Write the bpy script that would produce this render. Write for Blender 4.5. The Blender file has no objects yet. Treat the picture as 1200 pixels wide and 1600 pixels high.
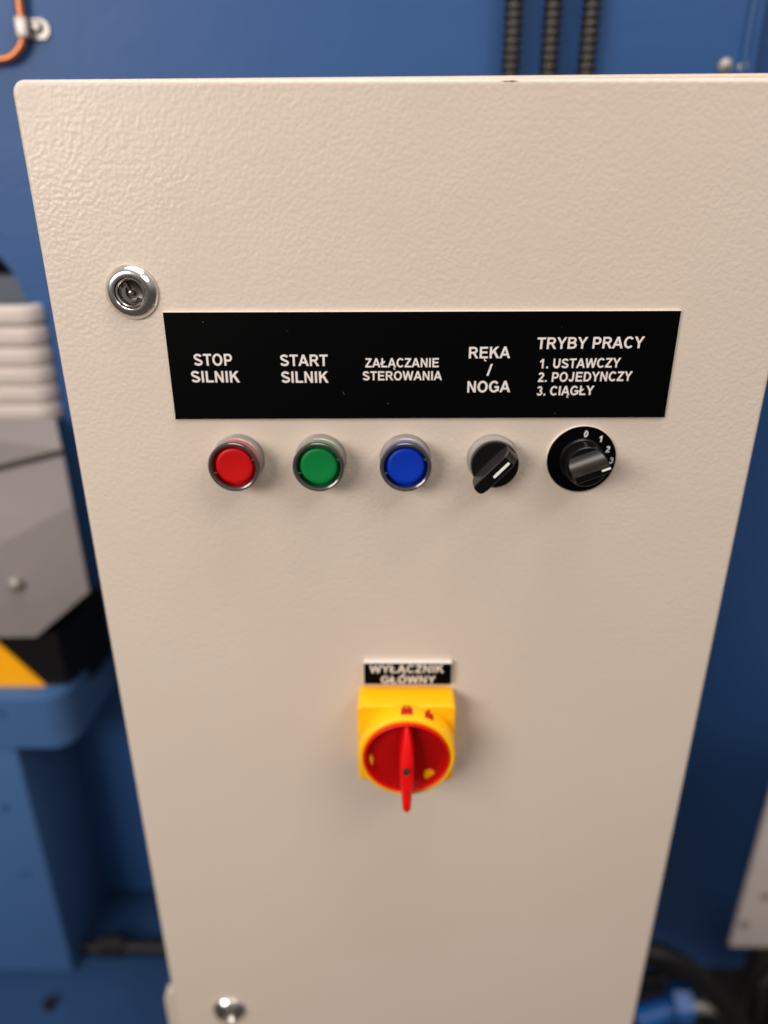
import bpy, bmesh, math, random
from math import sin, cos, pi, radians, sqrt, atan2
from mathutils import Matrix, Vector, geometry, noise

S = bpy.context.scene
COL = S.collection
random.seed(7)

# ------------------------------------------------------------------ camera
# metres; X right, Y away from the viewer, Z up.  The cabinet door's front is the
# plane Y=0, its top edge is Z=0, its middle X=0.
CAM = Vector((-.0141, -.3996, -.0603))
RT = Vector((.9999682, .00780012, -.0016584))
UP = Vector((-.0015046, .38877413, .92133187))
FW = Vector((-.00783124, .92130008, -.3887735))
cd = bpy.data.cameras.new('camera')
cam = bpy.data.objects.new('camera', cd)
COL.objects.link(cam)
cam.matrix_world = Matrix(((RT.x, UP.x, -FW.x, CAM.x), (RT.y, UP.y, -FW.y, CAM.y),
                           (RT.z, UP.z, -FW.z, CAM.z), (0, 0, 0, 1)))
cd.sensor_width = 36
cd.lens = 1109 / 1600 * 36
cd.clip_start = .02
cd.clip_end = 60
cd.dof.use_dof = True
cd.dof.focus_distance = .381
cd.dof.aperture_fstop = 2.2
S.camera = cam

# ------------------------------------------------------------------ light of the hall
w = bpy.data.worlds.new('World')
S.world = w
w.use_nodes = True
# a workshop hall: lit ceiling above, dim hall at eye level, dark floor
wn = w.node_tree.nodes
wl = w.node_tree.links
wtc = wn.new('ShaderNodeTexCoord')
wsep = wn.new('ShaderNodeSeparateXYZ')
wl.new(wtc.outputs['Generated'], wsep.inputs[0])
wr = wn.new('ShaderNodeValToRGB')
for e_, (p_, c_) in zip([wr.color_ramp.elements[0], wr.color_ramp.elements[1]], ((0., (.11, .09, .08, 1)), (1., (.62, .60, .57, 1)))):
    e_.position = p_
    e_.color = c_
for p_, c_ in ((.42, (.09, .08, .075, 1)), (.55, (.16, .15, .145, 1)), (.68, (.44, .42, .40, 1))):
    e_ = wr.color_ramp.elements.new(p_)
    e_.color = c_
wmr = wn.new('ShaderNodeMapRange')
wmr.inputs['From Min'].default_value = -1
wl.new(wsep.outputs['Z'], wmr.inputs['Value'])
wl.new(wmr.outputs[0], wr.inputs[0])
wl.new(wr.outputs[0], wn['Background'].inputs[0])
wn['Background'].inputs[1].default_value = .85
S.view_settings.view_transform = 'Standard'
S.view_settings.look = 'None'
S.view_settings.exposure = 0
S.view_settings.gamma = 1


def area(name, loc, target, sx, sy, power, col=(1, .93, .86)):
    l = bpy.data.lights.new(name, 'AREA')
    l.shape = 'RECTANGLE'
    l.size = sx
    l.size_y = sy
    l.energy = power
    l.color = col
    o = bpy.data.objects.new(name, l)
    COL.objects.link(o)
    o.location = loc
    o.rotation_euler = (Vector(target) - Vector(loc)).to_track_quat('-Z', 'Y').to_euler()


area('ceiling_lamp_left', (-1.2, -1.45, .45), (0, 0, -.6), 1.1, .7, 30.5)
area('ceiling_lamp_right', (.95, -.95, 1.15), (0, 0, -.35), .9, .5, 10.5)
area('ceiling_lamp_over', (-.1, -.15, 1.7), (0, .1, -.2), 1.6, .5, 26)


def at(px, py, Y=0.0):
    """point where the line through a point of the 1200x1600 photograph meets depth Y"""
    d = RT * ((px - 600) / 1109) - UP * ((py - 800) / 1109) + FW
    return CAM + d * ((Y - CAM.y) / d.y)


# ------------------------------------------------------------------ materials
def mat(name, col, rough=.5, metal=0., bump=None, spec=.5, coat=0., vary=None, wear=None):
    m = bpy.data.materials.new(name)
    m.use_nodes = True
    nt = m.node_tree
    b = nt.nodes['Principled BSDF']
    b.inputs['Base Color'].default_value = (*col, 1)
    b.inputs['Roughness'].default_value = rough
    b.inputs['Metallic'].default_value = metal
    b.inputs['Specular IOR Level'].default_value = spec
    b.inputs['Coat Weight'].default_value = coat
    b.inputs['Coat Roughness'].default_value = .15
    tc = nt.nodes.new('ShaderNodeTexCoord')
    if bump:                                    # list of (scale, strength, distance)
        prev = None
        for sc, st, di in bump:
            n = nt.nodes.new('ShaderNodeTexNoise')
            n.inputs['Scale'].default_value = sc
            n.inputs['Detail'].default_value = 2.5
            n.inputs['Distortion'].default_value = .6
            nt.links.new(tc.outputs['Object'], n.inputs['Vector'])
            bp = nt.nodes.new('ShaderNodeBump')
            bp.inputs['Strength'].default_value = st
            bp.inputs['Distance'].default_value = di
            nt.links.new(n.outputs['Fac'], bp.inputs['Height'])
            if prev:
                nt.links.new(prev.outputs[0], bp.inputs['Normal'])
            prev = bp
        nt.links.new(prev.outputs[0], b.inputs['Normal'])
    if vary:                                    # scale, amount, second colour
        sc, am, c2 = vary
        n = nt.nodes.new('ShaderNodeTexNoise')
        n.inputs['Scale'].default_value = sc
        n.inputs['Detail'].default_value = 5
        nt.links.new(tc.outputs['Object'], n.inputs['Vector'])
        r = nt.nodes.new('ShaderNodeValToRGB')
        r.color_ramp.elements[0].position = .35
        r.color_ramp.elements[0].color = (*col, 1)
        r.color_ramp.elements[1].position = .75
        r.color_ramp.elements[1].color = (*[a + (c - a) * am for a, c in zip(col, c2)], 1)
        nt.links.new(n.outputs['Fac'], r.inputs[0])
        nt.links.new(r.outputs[0], b.inputs['Base Color'])
        mr = nt.nodes.new('ShaderNodeMapRange')
        mr.inputs['To Min'].default_value = rough * .85
        mr.inputs['To Max'].default_value = min(1, rough * 1.2)
        nt.links.new(n.outputs['Fac'], mr.inputs['Value'])
        nt.links.new(mr.outputs[0], b.inputs['Roughness'])
    return m


def clear(name, tint, gloss=.25):
    m = bpy.data.materials.new(name)
    m.use_nodes = True
    nt = m.node_tree
    nt.nodes.remove(nt.nodes['Principled BSDF'])
    out = nt.nodes['Material Output']
    t = nt.nodes.new('ShaderNodeBsdfTransparent')
    t.inputs[0].default_value = (*tint, 1)
    g = nt.nodes.new('ShaderNodeBsdfPrincipled')
    g.inputs['Base Color'].default_value = (.55, .5, .47, 1)
    g.inputs['Roughness'].default_value = .14
    lw = nt.nodes.new('ShaderNodeLayerWeight')
    lw.inputs[0].default_value = gloss
    mp = nt.nodes.new('ShaderNodeMapRange')
    mp.inputs['To Min'].default_value = .07
    mp.inputs['To Max'].default_value = .5
    nt.links.new(lw.outputs['Facing'], mp.inputs['Value'])
    mx = nt.nodes.new('ShaderNodeMixShader')
    nt.links.new(mp.outputs[0], mx.inputs[0])
    nt.links.new(t.outputs[0], mx.inputs[1])
    nt.links.new(g.outputs[0], mx.inputs[2])
    nt.links.new(mx.outputs[0], out.inputs[0])
    return m


def powder_coat():
    """grey-beige textured powder coat: wrinkled orange peel"""
    m = bpy.data.materials.new('cream_powder_coat')
    m.use_nodes = True
    nt = m.node_tree
    N, L = nt.nodes, nt.links
    b = N['Principled BSDF']
    b.inputs['Roughness'].default_value = .38
    b.inputs['Specular IOR Level'].default_value = .5
    tc = N.new('ShaderNodeTexCoord')
    wn = N.new('ShaderNodeTexNoise')            # warp so the peel wanders
    wn.inputs['Scale'].default_value = 30
    wn.inputs['Detail'].default_value = 2
    L.new(tc.outputs['Object'], wn.inputs['Vector'])
    sub = N.new('ShaderNodeVectorMath')
    sub.operation = 'MULTIPLY_ADD'
    sub.inputs[1].default_value = (.0007, .0007, .0007)
    L.new(wn.outputs['Color'], sub.inputs[0])
    L.new(tc.outputs['Object'], sub.inputs[2])
    n1 = N.new('ShaderNodeTexNoise')
    n1.inputs['Scale'].default_value = 470
    n1.inputs['Detail'].default_value = .6
    n1.inputs['Roughness'].default_value = .45
    L.new(sub.outputs[0], n1.inputs['Vector'])
    n2 = N.new('ShaderNodeTexNoise')
    n2.inputs['Scale'].default_value = 255
    n2.inputs['Detail'].default_value = .5
    L.new(sub.outputs[0], n2.inputs['Vector'])
    # patches where the peel lies flatter
    n3 = N.new('ShaderNodeTexNoise')
    n3.inputs['Scale'].default_value = 14
    n3.inputs['Detail'].default_value = 3
    L.new(tc.outputs['Object'], n3.inputs['Vector'])
    mr = N.new('ShaderNodeMapRange')
    mr.inputs['From Min'].default_value = .35
    mr.inputs['From Max'].default_value = .65
    mr.inputs['To Min'].default_value = .55
    mr.inputs['To Max'].default_value = 1
    L.new(n3.outputs['Fac'], mr.inputs['Value'])
    b1 = N.new('ShaderNodeBump')
    b1.inputs['Distance'].default_value = .00024
    L.new(n1.outputs['Fac'], b1.inputs['Height'])
    L.new(mr.outputs[0], b1.inputs['Strength'])
    b2 = N.new('ShaderNodeBump')
    b2.inputs['Distance'].default_value = .00020
    b2.inputs['Strength'].default_value = .5
    L.new(n2.outputs['Fac'], b2.inputs['Height'])
    L.new(b1.outputs[0], b2.inputs['Normal'])
    L.new(b2.outputs[0], b.inputs['Normal'])
    r = N.new('ShaderNodeValToRGB')
    r.color_ramp.elements[0].position = .3
    r.color_ramp.elements[0].color = (.655, .552, .465, 1)
    r.color_ramp.elements[1].position = .7
    r.color_ramp.elements[1].color = (.675, .575, .492, 1)
    n4 = N.new('ShaderNodeTexNoise')
    n4.inputs['Scale'].default_value = 7
    n4.inputs['Detail'].default_value = 6
    L.new(tc.outputs['Object'], n4.inputs['Vector'])
    L.new(n4.outputs['Fac'], r.inputs[0])
    L.new(r.outputs[0], b.inputs['Base Color'])
    n5 = N.new('ShaderNodeTexNoise')            # handling marks: gloss only
    n5.inputs['Scale'].default_value = 22
    n5.inputs['Detail'].default_value = 7
    n5.inputs['Roughness'].default_value = .65
    L.new(tc.outputs['Object'], n5.inputs['Vector'])
    m5 = N.new('ShaderNodeMapRange')
    m5.inputs['From Min'].default_value = .3
    m5.inputs['From Max'].default_value = .7
    m5.inputs['To Min'].default_value = .26
    m5.inputs['To Max'].default_value = .46
    L.new(n5.outputs['Fac'], m5.inputs['Value'])
    L.new(m5.outputs[0], b.inputs['Roughness'])
    return m


def plaque_black():
    m = mat('black_laminate', (.0008, .0008, .0009), .5, spec=.05)
    nt = m.node_tree
    N, L = nt.nodes, nt.links
    b = N['Principled BSDF']
    tc = N.new('ShaderNodeTexCoord')
    v = N.new('ShaderNodeTexVoronoi')           # dust specks
    v.inputs['Scale'].default_value = 75
    L.new(tc.outputs['Object'], v.inputs['Vector'])
    n = N.new('ShaderNodeTexNoise')
    n.inputs['Scale'].default_value = 60
    L.new(tc.outputs['Object'], n.inputs['Vector'])
    lt = N.new('ShaderNodeMath')
    lt.operation = 'LESS_THAN'
    lt.inputs[1].default_value = .018
    L.new(v.outputs['Distance'], lt.inputs[0])
    gt = N.new('ShaderNodeMath')
    gt.operation = 'GREATER_THAN'
    gt.inputs[1].default_value = .52
    L.new(n.outputs['Fac'], gt.inputs[0])
    ml = N.new('ShaderNodeMath')
    ml.operation = 'MULTIPLY'
    L.new(lt.outputs[0], ml.inputs[0])
    L.new(gt.outputs[0], ml.inputs[1])
    mx = N.new('ShaderNodeMixRGB')
    mx.inputs[1].default_value = (.0008, .0008, .0009, 1)
    mx.inputs[2].default_value = (.16, .15, .14, 1)
    L.new(ml.outputs[0], mx.inputs[0])
    L.new(mx.outputs[0], b.inputs['Base Color'])
    return m


M = {}
M['cream'] = powder_coat()
M['laminate_black'] = plaque_black()
M['laminate_white'] = mat('white_laminate', (.80, .74, .68), .5)
M['engraved'] = mat('engraved_white', (.78, .70, .66), .7)
M['collar'] = mat('satin_metal_collar', (.36, .33, .31), .38, .6, bump=[(900, .1, .0002)])
M['collar_grey'] = mat('pale_grey_plastic', (.36, .33, .31), .3, .2)
M['red_cap'] = mat('red_button_plastic', (.56, .002, .003), .42, spec=.3, vary=(200, .2, (.45, 0, 0)))
M['green_cap'] = mat('green_button_plastic', (.0, .20, .045), .42, spec=.3, vary=(200, .2, (0, .12, .03)))
M['blue_cap'] = mat('blue_button_plastic', (.0, .035, .45), .42, spec=.3, vary=(200, .2, (0, .02, .3)))
M['clear_red'] = clear('clear_sleeve_red', (.93, .80, .78))
M['clear_green'] = clear('clear_sleeve_green', (.82, .93, .84))
M['clear_blue'] = clear('clear_sleeve_blue', (.80, .84, .95))
M['lens_ring'] = mat('smoked_bezel', (.05, .045, .042), .16, spec=.8, coat=.6)
M['black_plastic'] = mat('black_plastic', (.004, .004, .004), .3, spec=.3, bump=[(1500, .12, .0002)])
M['black_satin'] = mat('black_satin_plastic', (.016, .013, .012), .27, spec=.4, bump=[(1500, .1, .0002)])
M['black_face'] = mat('black_knob_face', (.002, .002, .002), .5, spec=.15)
M['white_mark'] = mat('white_mark', (.85, .82, .76), .5)
M['chrome'] = mat('turned_nickel', (.74, .71, .68), .17, 1., bump=[(500, .05, .0001)])
M['dark_metal'] = mat('dark_recess_metal', (.12, .10, .09), .3, 1.)
M['yellow'] = mat('yellow_switch_plastic', (.98, .50, .003), .42, spec=.3)
M['red_switch'] = mat('red_switch_plastic', (.72, .002, .002), .38, spec=.35)
M['red_dish'] = mat('darker_red_dish', (.42, .002, .002), .5, spec=.2)  # darker red than the rim and blade
M['red_print'] = mat('red_print', (.55, .02, .01), .6)
M['blue'] = mat('blue_machine_enamel', (.026, .082, .235), .45, spec=.25,
                bump=[(160, .25, .0006), (20, .2, .004)], vary=(5, .35, (.034, .092, .245)))
M['blue_light'] = mat('pale_blue_machine_enamel', (.046, .118, .28), .55, spec=.3, bump=[(120, .25, .0006)],
                      vary=(6, .35, (.055, .118, .25)))
M['blue_dark'] = mat('dimmed_blue_enamel', (.012, .04, .115), .6, spec=.2, bump=[(120, .25, .0006)], vary=(9, .6, (.022, .06, .15)))  # blue darkened: the weak light low down is put into the colour
M['navy'] = mat('navy_interior', (.06, .08, .13), .5, vary=(6, .5, (.045, .055, .08)))
M['void'] = mat('black_shade_sheet', (.004, .004, .005), .9)  # near-black colour standing for unlit depth
M['rubber'] = mat('black_corrugated_plastic', (.016, .012, .009), .34)
M['cable'] = mat('black_cable_jacket', (.005, .0045, .0045), .5, spec=.3)
M['copper'] = mat('copper', (.55, .19, .075), .36, .85, vary=(60, .5, (.35, .11, .04)))
M['zinc'] = mat('zinc_plated_steel', (.42, .39, .36), .48, .8, bump=[(200, .2, .0005)])
M['bellows'] = mat('pale_bellows_fabric', (.62, .54, .50), .6, vary=(20, .4, (.5, .44, .40)))
M['sheet'] = mat('grey_sheet_steel', (.215, .185, .185), .5, .1, bump=[(30, .2, .002)],
                 vary=(9, .6, (.17, .15, .15)))
M['orange'] = mat('hazard_orange', (1, .43, .002), .5, spec=.3)
M['hazard_black'] = mat('hazard_black', (.004, .0035, .0035), .55, spec=.2)
M['grey_panel'] = mat('pale_grey_panel', (.62, .54, .51), .5, vary=(8, .5, (.36, .33, .32)))
M['brown'] = mat('dark_brown_paint', (.022, .013, .008), .6, vary=(6, .8, (.04, .025, .015)))
M['blue_plug'] = mat('blue_fitting', (.01, .09, .33), .4)
M['chip'] = mat('bare_steel_chip', (.03, .025, .022), .6, .1)


# ------------------------------------------------------------------ mesh helpers
def finish(name, bm, m, parent=None, smooth=True, angle=35, label=None, kind=None):
    me = bpy.data.meshes.new(name)
    bm.normal_update()
    bm.to_mesh(me)
    bm.free()
    me.materials.append(m)
    if smooth:
        for p in me.polygons:
            p.use_smooth = True
        me.set_sharp_from_angle(angle=radians(angle))
    o = bpy.data.objects.new(name, me)
    COL.objects.link(o)
    if parent:
        o.parent = parent
    if label:
        o['label'] = label
    if kind:
        o['kind'] = kind
    return o


def thing(name, label, cat, loc=(0, 0, 0), group=None):
    o = bpy.data.objects.new(name, None)
    o.empty_display_size = .02
    COL.objects.link(o)
    o.location = loc
    o['label'] = label
    o['category'] = cat
    if group:
        o['group'] = group
    return o


def box(bm, x0, x1, y0, y1, z0, z1, bev=0, seg=2):
    vs = [bm.verts.new((x, y, z)) for x in (x0, x1) for y in (y0, y1) for z in (z0, z1)]
    fs = []
    for a in ((0, 1, 3, 2), (4, 6, 7, 5), (0, 4, 5, 1), (2, 3, 7, 6), (0, 2, 6, 4), (1, 5, 7, 3)):
        fs.append(bm.faces.new([vs[i] for i in a]))
    if bev:
        es = {e for f in fs for e in f.edges}
        bmesh.ops.bevel(bm, geom=list(es), offset=bev, segments=seg, affect='EDGES', profile=.6)
    return bm


def lathe(bm, cx, cz, prof, n=64, sq=None):
    """revolve (radius, depth) about the axis through (cx, cz) that points at the viewer (-Y)"""
    rings = []
    for r, d in prof:
        if r < 1e-7:
            rings.append([bm.verts.new((cx, -d, cz))])
        else:
            rings.append([bm.verts.new((cx + r * cos(2 * pi * i / n), -d, cz + r * sin(2 * pi * i / n)))
                          for i in range(n)])
    for a, b in zip(rings, rings[1:]):
        if len(a) == 1 and len(b) == 1:
            continue
        for i in range(n):
            j = (i + 1) % n
            if len(a) == 1:
                bm.faces.new((a[0], b[i], b[j]))
            elif len(b) == 1:
                bm.faces.new((a[i], a[j], b[0]))
            else:
                bm.faces.new((a[i], a[j], b[j], b[i]))
    bmesh.ops.recalc_face_normals(bm, faces=bm.faces)
    return bm


def prism(bm, pts, y0, y1):
    """outline [(x,z)...] between depths y0 (front) and y1 (back)"""
    tri = geometry.tessellate_polygon([[Vector((x, z, 0)) for x, z in pts]])
    A = [bm.verts.new((x, y0, z)) for x, z in pts]
    B = [bm.verts.new((x, y1, z)) for x, z in pts]
    fs = []
    for t in tri:
        if len(set(t)) < 3:
            continue
        fs.append(bm.faces.new([A[i] for i in t]))
        fs.append(bm.faces.new([B[i] for i in reversed(t)]))
    n = len(pts)
    for i in range(n):
        j = (i + 1) % n
        fs.append(bm.faces.new((A[i], A[j], B[j], B[i])))
    bmesh.ops.recalc_face_normals(bm, faces=fs)
    return bm


def tube(bm, pts, r, n=14, prof=None):
    """round tube along pts; prof(k) gives the radius at point k"""
    pts = [Vector(p) for p in pts]
    up = Vector((0, 1, 0.01)).normalized()
    rings = []
    for k, p in enumerate(pts):
        d = (pts[min(k + 1, len(pts) - 1)] - pts[max(k - 1, 0)]).normalized()
        a = d.cross(up)
        if a.length < 1e-3:
            a = d.cross(Vector((1, 0, 0)))
        a.normalize()
        b = d.cross(a).normalized()
        rr = prof(k) if prof else r
        rings.append([bm.verts.new(p + a * (rr * cos(2 * pi * i / n)) + b * (rr * sin(2 * pi * i / n)))
                      for i in range(n)])
    for a, b in zip(rings, rings[1:]):
        for i in range(n):
            j = (i + 1) % n
            bm.faces.new((a[i], a[j], b[j], b[i]))
    bm.faces.new(rings[0])
    bm.faces.new(list(reversed(rings[-1])))
    bmesh.ops.recalc_face_normals(bm, faces=bm.faces)
    return bm


def smooth_path(ctrl, k=10):
    c = [Vector(p) for p in ctrl]
    c = [c[0] * 2 - c[1]] + c + [c[-1] * 2 - c[-2]]
    out = []
    for i in range(1, len(c) - 2):
        for s in range(k):
            t = s / k
            out.append(.5 * ((2 * c[i]) + (c[i + 1] - c[i - 1]) * t
                             + (2 * c[i - 1] - 5 * c[i] + 4 * c[i + 1] - c[i + 2]) * t * t
                             + (3 * c[i] - c[i - 1] - 3 * c[i + 1] + c[i + 2]) * t ** 3))
    out.append(c[-2])
    return out


def rrect(x0, x1, z0, z1, r, n=8, inset=0.):
    x0 += inset; x1 -= inset; z0 += inset; z1 -= inset
    r = max(r - inset, .0002)
    out = []
    for cx, cz, a0 in ((x1 - r, z1 - r, 0), (x0 + r, z1 - r, 90), (x0 + r, z0 + r, 180), (x1 - r, z0 + r, 270)):
        for i in range(n + 1):
            a = radians(a0 + 90 * i / n)
            out.append((cx + r * cos(a), cz + r * sin(a)))
    return out


def pillow_plate(bm, x0, x1, z0, z1, front, back, r, b, n=8, seg=6):
    """plate with rounded corners and a rolled front edge; front face at Y=front"""
    loops = [[(x, back, z) for x, z in rrect(x0, x1, z0, z1, r, n)]]
    for k in range(seg + 1):
        a = pi / 2 * k / seg
        loops.append([(x, front + b * (1 - sin(a)), z) for x, z in rrect(x0, x1, z0, z1, r, n, b * (1 - cos(a)))])
    loops.append([(x, front, z) for x, z in rrect(x0, x1, z0, z1, r, n, b + .0004)])
    V = [[bm.verts.new(p) for p in l] for l in loops]
    m = len(V[0])
    for A, B in zip(V, V[1:]):
        for i in range(m):
            j = (i + 1) % m
            bm.faces.new((A[i], A[j], B[j], B[i]))
    bm.faces.new(V[-1])
    bm.faces.new(list(reversed(V[0])))
    bmesh.ops.recalc_face_normals(bm, faces=bm.faces)
    return bm


# ------------------------------------------------------------------ lettering: a heavy grotesque drawn stroke by stroke
def Q(*p):
    return list(p)


def B_(x0, x1, y0, y1):
    return [(x0, y0), (x1, y0), (x1, y1), (x0, y1)]


def ring(cx, cy, rx, ry, wx, wy, a0, a1, n=26):
    o, i_ = [], []
    for k in range(n + 1):
        a = radians(a0 + (a1 - a0) * k / n)
        o.append((cx + rx * cos(a), cy + ry * sin(a)))
        i_.append((cx + (rx - wx) * cos(a), cy + (ry - wy) * sin(a)))
    return o + i_[::-1]


def stroke(pts, wd):
    L, R_ = [], []
    for k, p in enumerate(pts):
        a = pts[max(k - 1, 0)]
        b = pts[min(k + 1, len(pts) - 1)]
        dx, dy = b[0] - a[0], b[1] - a[1]
        l = sqrt(dx * dx + dy * dy)
        nx, ny = -dy / l * wd / 2, dx / l * wd / 2
        L.append((p[0] + nx, p[1] + ny))
        R_.append((p[0] - nx, p[1] - ny))
    return L + R_[::-1]


def arcp(cx, cy, rx, ry, a0, a1, n=14):
    return [(cx + rx * cos(radians(a0 + (a1 - a0) * k / n)), cy + ry * sin(radians(a0 + (a1 - a0) * k / n)))
            for k in range(n + 1)]


A_ = [Q((0, 0), (155, 0), (437, 716), (283, 716)), Q((722, 0), (565, 0), (285, 716), (439, 716)), B_(165, 555, 163, 283)]
E_ = [B_(73, 218, 0, 716), B_(200, 613, 596, 716), B_(200, 580, 308, 428), B_(200, 625, 0, 120)]
L_ = [B_(73, 218, 0, 716), B_(200, 585, 0, 120)]
O_ = [ring(389, 358, 346, 372, 150, 124, 0, 360, 44)]
OG = lambda x: [stroke(arcp(x + 70, -85, 82, 75, 110, 280, 12) + [(x + 120, -150)], 62)]
P_ = [B_(73, 218, 0, 716), B_(200, 390, 596, 716), B_(200, 390, 250, 370), ring(385, 483, 245, 233, 148, 120, -90, 90)]
GLY = {
    'A': (722, A_), 'Ą': (722, A_ + OG(540)), 'E': (667, E_), 'Ę': (667, E_ + OG(420)), 'L': (611, L_),
    'Ł': (611, L_ + [Q((-20, 215), (-20, 345), (385, 510), (385, 380))]),
    'O': (778, O_), 'Ó': (778, O_ + [Q((330, 770), (440, 770), (580, 925), (410, 925))]),
    'I': (278, [B_(68, 213, 0, 716)]),
    'T': (611, [B_(21, 590, 596, 716), B_(233, 379, 0, 610)]),
    'B': (722, [B_(73, 218, 0, 716), B_(200, 400, 596, 716), B_(200, 420, 312, 425), B_(200, 420, 0, 120),
                ring(400, 522, 232, 194, 148, 112, -90, 90), ring(415, 210, 262, 210, 150, 116, -90, 90)]),
    'D': (722, [B_(73, 218, 0, 716), B_(200, 350, 596, 716), B_(200, 350, 0, 120), ring(345, 358, 338, 358, 150, 120, -90, 90)]),
    'C': (722, [ring(385, 358, 338, 372, 150, 124, 40, 318, 34)]),
    'G': (778, [ring(390, 358, 345, 372, 150, 124, 38, 322, 34), B_(415, 722, 265, 385), B_(590, 722, 70, 290)]),
    'J': (556, [B_(330, 475, 220, 716), stroke(arcp(255, 215, 148, 155, 8, -165, 16), 140)]),
    'K': (722, [B_(73, 218, 0, 716), Q((200, 225), (200, 430), (485, 716), (680, 716)), Q((330, 345), (430, 470), (725, 0), (545, 0))]),
    'N': (722, [B_(73, 207, 0, 716), B_(515, 649, 0, 716), Q((73, 716), (215, 716), (649, 0), (507, 0))]),
    'P': (667, P_),
    'R': (722, [B_(73, 218, 0, 716), B_(200, 410, 596, 716), B_(200, 410, 290, 410), ring(405, 503, 245, 213, 148, 116, -90, 90),
                Q((330, 330), (480, 345), (715, 0), (545, 0))]),
    'S': (667, [stroke(arcp(325, 523, 212, 131, 12, 245, 20) + arcp(335, 192, 232, 132, 68, -168, 22), 132)]),
    'U': (722, [B_(70, 216, 270, 716), B_(505, 651, 270, 716), ring(360, 282, 290, 294, 145, 166, 180, 360)]),
    'W': (944, [Q((3, 716), (152, 716), (335, 0), (180, 0)), Q((185, 0), (330, 0), (548, 716), (410, 716)),
                Q((396, 716), (534, 716), (759, 0), (614, 0)), Q((609, 0), (764, 0), (941, 716), (792, 716))]),
    'Y': (667, [B_(260, 406, 0, 320), Q((0, 716), (168, 716), (406, 300), (262, 300)), Q((667, 716), (499, 716), (260, 300), (404, 300))]),
    'Z': (611, [B_(50, 572, 596, 716), B_(22, 588, 0, 120), Q((24, 100), (200, 100), (570, 616), (390, 616))]),
    '1': (556, [B_(245, 385, 0, 716), Q((80, 420), (80, 545), (275, 712), (385, 716), (255, 540))]),
    '2': (556, [stroke(arcp(275, 518, 172, 138, 165, -35, 18) + [(330, 330), (150, 130), (120, 60)], 136), B_(38, 515, 0, 124)]),
    '3': (556, [stroke(arcp(265, 528, 158, 128, 165, -88, 18), 122), stroke(arcp(265, 205, 180, 150, 88, -165, 20), 128)]),
    '0': (556, [ring(278, 358, 242, 372, 138, 118, 0, 360, 40)]),
    'F': (611, [B_(73, 218, 0, 716), B_(200, 575, 596, 716), B_(200, 520, 300, 420)]),
    '.': (278, [B_(70, 210, 0, 138)]), '/': (278, [Q((0, -12), (98, -12), (282, 728), (184, 728))]), ' ': (278, []),
}


def lettering(text, x0, x1, z0, h, Y, m, parent, slope=0., shear=0., name='lettering', thick=.0002, rot=None, label=None):
    """text drawn from x0 to x1 on the plane Y, baseline z0, cap height h"""
    tot = sum(GLY[c][0] for c in text)
    first = 60 if text[0] in 'RPBDEKLNIUŁ' else 25
    sx = (x1 - x0) / max(tot - first - 25, 1)
    sz = h / 716
    bm = bmesh.new()
    pen = -first
    for c in text:
        adv, parts = GLY[c]
        for k, p in enumerate(parts):
            pts = []
            for gx, gy in p:
                X = (pen + gx) * sx + gy * sz * shear
                Z = gy * sz + X * slope
                if rot is not None:
                    ca, sa = cos(rot), sin(rot)
                    X, Z = X * ca - Z * sa, X * sa + Z * ca
                pts.append((x0 + X, z0 + Z))
            yf = Y - thick - .000012 * k
            if len(pts) > 40 and c in 'OÓ0' and k == 0:       # closed ring: quads round the outline
                n = len(pts) // 2
                o, i_ = pts[:n - 1], pts[n:][::-1][:n - 1]
                n -= 1
                VO = [bm.verts.new((x, yf, z)) for x, z in o]
                VI = [bm.verts.new((x, yf, z)) for x, z in i_]
                WO = [bm.verts.new((x, Y, z)) for x, z in o]
                WI = [bm.verts.new((x, Y, z)) for x, z in i_]
                for i in range(n):
                    j = (i + 1) % n
                    bm.faces.new((VO[i], VO[j], VI[j], VI[i]))
                    bm.faces.new((VO[j], VO[i], WO[i], WO[j]))
                    bm.faces.new((VI[i], VI[j], WI[j], WI[i]))
            else:
                prism(bm, pts, yf, Y)
        pen += adv
    for v in bm.verts:
        v.co.z += .8                    # into the cabinet's own space
    return finish(name, bm, m, parent, smooth=False, label=label)


def legend(text, xl, yl, xr, yr, ytop, Y, m, parent, shear=0.):
    """place a line by the photograph points of its baseline ends and its cap line"""
    a, b = at(xl, yl, Y), at(xr, yr, Y)
    t = at(xl, ytop, Y)
    lettering(text, a.x, b.x, a.z, t.z - a.z, Y, m, parent, (b.z - a.z) / (b.x - a.x), shear)


# ================================================================== THE MACHINE BEHIND
press = thing('press_machine', 'blue enamelled press frame filling the background behind the cream cabinet', 'machine', (0, .28, -.9))
PL = Vector(press.location)


def mpart(name, bm, m, label=None, parent=None, **k):
    for v in bm.verts:
        v.co -= PL
    return finish(name, bm, m, parent or press, label=label, **k)


WY = .28                                        # face of the frame plate
cut = [(-330, 330), (-120, 345), (-30, 382), (0, 402), (22, 428), (40, 464), (50, 500), (62, 560), (80, 660),
       (98, 760), (118, 860), (133, 940), (138, 985), (-330, 985)]
cw = [(at(x, y, WY).x, at(x, y, WY).z) for x, y in cut]
stepx = at(1183, 80, WY).x                      # the plate ends in a vertical edge at the right
outline = [(-1.1, .6), (-1.1, cw[0][1])] + cw + [(-1.1, cw[-1][1]), (-1.1, -.90), (stepx, -.90), (stepx, .6)]
bm = bmesh.new()
prism(bm, outline, WY, WY + .03)
mpart('frame_plate', bm, M['blue'], smooth=False)
bm = bmesh.new()
box(bm, stepx - .05, 1.2, WY + .05, WY + .08, -1.12, .6)
mpart('side_plate', bm, M['blue'], smooth=False)
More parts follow.
